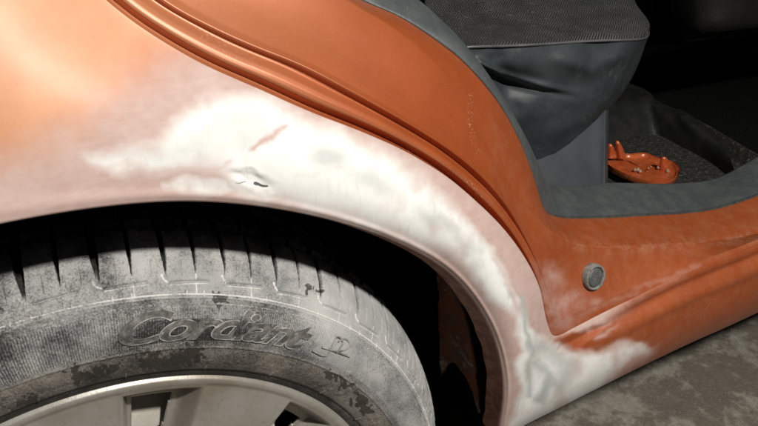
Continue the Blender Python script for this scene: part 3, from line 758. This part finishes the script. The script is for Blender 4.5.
# mat ribs
# humps of the carpet behind the mat
M_hump = simple('black_floor_plastic', (.016, .017, .017), (.028, .028, .027), 40, .35, .001)
hg = np.array([
 [(596,90,.56),(606,97,.56),(625,94,.56),(647,91,.55),(653,99,.53),(672,107,.49),(684,111,.45),(703,124,.39),(726,142,.33)],
 [(596,105,.53),(606,105,.53),(630,102,.53),(648,100,.52),(656,107,.50),(672,114,.45),(684,118,.42),(704,131,.36),(728,149,.30)],
 [(596,126,.49),(606,126,.49),(630,121,.49),(650,119,.485),(662,123,.46),(676,130,.415),(690,137,.37),(708,147,.32),(732,163,.265)]], float)
hb = atz(hg[2, :, :2], np.full(9, ZM+.022)); hm = at(hg[1, :, :2], hb[:, 1]+.03); ht = at(hg[0, :, :2], hb[:, 1]+.07)
hx = ht+np.array([.02, .10, .0]); hd = hb+np.array([-.01, -.03, -.03])
hs = [catmull(q_, 120) for q_ in (hd, hb, hm, ht, hx)]
hs = np.stack([catmull(np.stack([q_[j] for q_ in hs]), 40) for j in range(120)], 1)
own(mesh('floor_hump', hs.reshape(-1, 3), gridq(40, 120), M_hump, car))
b0, b1 = at([(683,113)], [.50])[0], at([(673,126)], [.48])[0]

# orange broken cover on the mat ----------------------------------------------------
M_or = NM('orange_plastic_cover')
def ormat():
    m = M_or; n = m.noise(60, 5, .6)
    c = m.mix(m.ramp(n, .3, .7), (.42, .075, .02), (.55, .12, .035))
    c = m.mix(m.ramp(m.noise(160, 5, .7), .56, .72, 0, .7), c, (.60, .35, .2))
    return m.out(c, .35, .1, m.bump(m.noise(300), .0004, .4), coat=.3)
ormat()
zc = .100
rim_ = [(604,158),(603,141),(612,148),(628,152),(645,151),(660,156),(674,160),(680,167),(677,175),(668,180),(656,181),(644,178),(622,170)]
rm_ = mz(rim_, zc); lp = gsm(loop(rm_), 2); nl = len(lp); ce = lp.mean(0)
V = []
for f, z in ((.98, .001), (1.0, .003), (1.0, -.016), (.985, -.018), (.97, -.016), (.965, .002), (.95, .001), (.93, -.008), (.85, -.011), (.6, -.012), (.3, -.012), (.02, -.012)):
    c = ce+(lp-ce)*f; c[:, 2] = zc-.006+z*(.35 if z < 0 else 1); V.append(c)
V = np.concatenate(V[1:], 0); Qo = []; K_ = 11
for k in range(K_-1):
    for i in range(nl): Qo.append((k*nl+i, k*nl+(i+1) % nl, (k+1)*nl+(i+1) % nl, (k+1)*nl+i))
cov = tag(empty('plastic_cover', tuple(ce*np.array([1, 1, 0])+np.array([0, 0, ZM]))), 'broken orange plastic cover with prongs lying on the black floor mat', 'plastic cover')
def ownc(o): o.matrix_parent_inverse = Matrix.Translation(-Vector(cov.location)); return o
ownc(mesh('shell', V, Qo, M_or.m, cov))
def blade(name, base, tip, t=.003, wdt=.012):
    base, tip = np.array(base), np.array(tip); sd = R_*np.array([1, 1, 0]); sd = sd/np.linalg.norm(sd); ax = np.array([sd[1], -sd[0], 0])
    V = []
    for f, sc in ((0, 1), (.5, .85), (.85, .6), (1, .3)):
        c = base+(tip-base)*f
        for a, b in ((-1, -1), (1, -1), (1, 1), (-1, 1)): V.append(c+sd*a*wdt/2*sc+ax*b*t/2)
    Qx = []
    for k in range(3):
        for i in range(4): Qx.append((k*4+i, k*4+(i+1) % 4, (k+1)*4+(i+1) % 4, (k+1)*4+i))
    Qx.append((12, 13, 14, 15)); return ownc(mesh(name, V, Qx, M_or.m, cov, smooth_=False))
for (bx, by), (tx, ty) in (((612,158),(610,144)), ((622,158),(617,141))):
    b_ = mz([(bx, by)], zc-.004)[0]; d = raydir([(tx, ty)])[0]; t = (b_[1]-CAM[1])/d[1]; blade('prong', b_, CAM+d*t, .006, .013)
b_ = mz([(665,170)], zc-.010)[0]; d = raydir([(664,157)])[0]; t = (b_[1]-CAM[1])/d[1]; blade('fin', b_, CAM+d*t, .003, .016)
# crumbs in the cover
M_cr = simple('pale_crumb', (.45, .30, .22), (.30, .16, .1), 90, .8, .001)
cr = mz([(651,170)], zc-.008)[0]
V = []; Qx = []
for k in range(7):
    c = cr+np.array([rng.normal(0, .013), rng.normal(0, .008), abs(rng.normal(0, .003))]); r_ = .002+.003*rng.random()
    b0_ = len(V)
    for d in ((1,0,0),(0,1,0),(-1,0,0),(0,-1,0)): V.append(c+np.array(d)*r_*(.6+.6*rng.random()))
    V.append(c+np.array([0, 0, r_])); V.append(c-np.array([0, 0, r_]))
    for i in range(4): Qx.append((b0_+i, b0_+(i+1) % 4, b0_+4)); Qx.append((b0_+(i+1) % 4, b0_+i, b0_+5))
tag(mesh('crumbs', V, Qx, M_cr, smooth_=False), 'pale paint crumbs scattered inside the orange cover', 'crumbs', kind='stuff')

# ================================================================== ground
def gmat():
    m = NM('damp_concrete'); n = m.noise(10, 7, .62, dist=.5); n2 = m.noise(60, 5, .65); n3 = m.noise(400, 3, .6)
    dry = m.mix(m.ramp(n2, .35, .7), (.30, .28, .235), (.38, .355, .30))
    wetc = m.mix(m.ramp(n2, .35, .7), (.18, .16, .13), (.225, .20, .165))
    f = m.ramp(m.math('ADD', n, m.math('MULTIPLY', m.math('SUBTRACT', n2, .5), .32)), .44, .60)
    c = m.mix(f, wetc, dry)
    c = m.mix(m.ramp(m.noise(320, 4, .75), .58, .68, 0, .7), c, (.50, .45, .37))
    c = m.mix(m.ramp(m.noise(260, 4, .75, vec=m.mapv(m.obj(), (1.1, .9, 1))), .60, .68, 0, .7), c, (.07, .06, .05))
    return m.out(c, m.mix(f, (.45,)*3, (.85,)*3), 0, m.bump(n3, .0012, .5, m.bump(n2, .003, .5)))
gx = np.linspace(-3, 4.5, 120); gy = np.linspace(-2.5, 4, 110); GX, GY = np.meshgrid(gx, gy, indexing='ij')
Vg = np.stack([GX.ravel(), GY.ravel(), -.288+.006*(fbm(np.stack([GX.ravel(), GY.ravel()], 1), 6, 2)-.5)-.003], 1)
tag(mesh('ground', Vg, gridq(120, 110), gmat()), kind='structure')
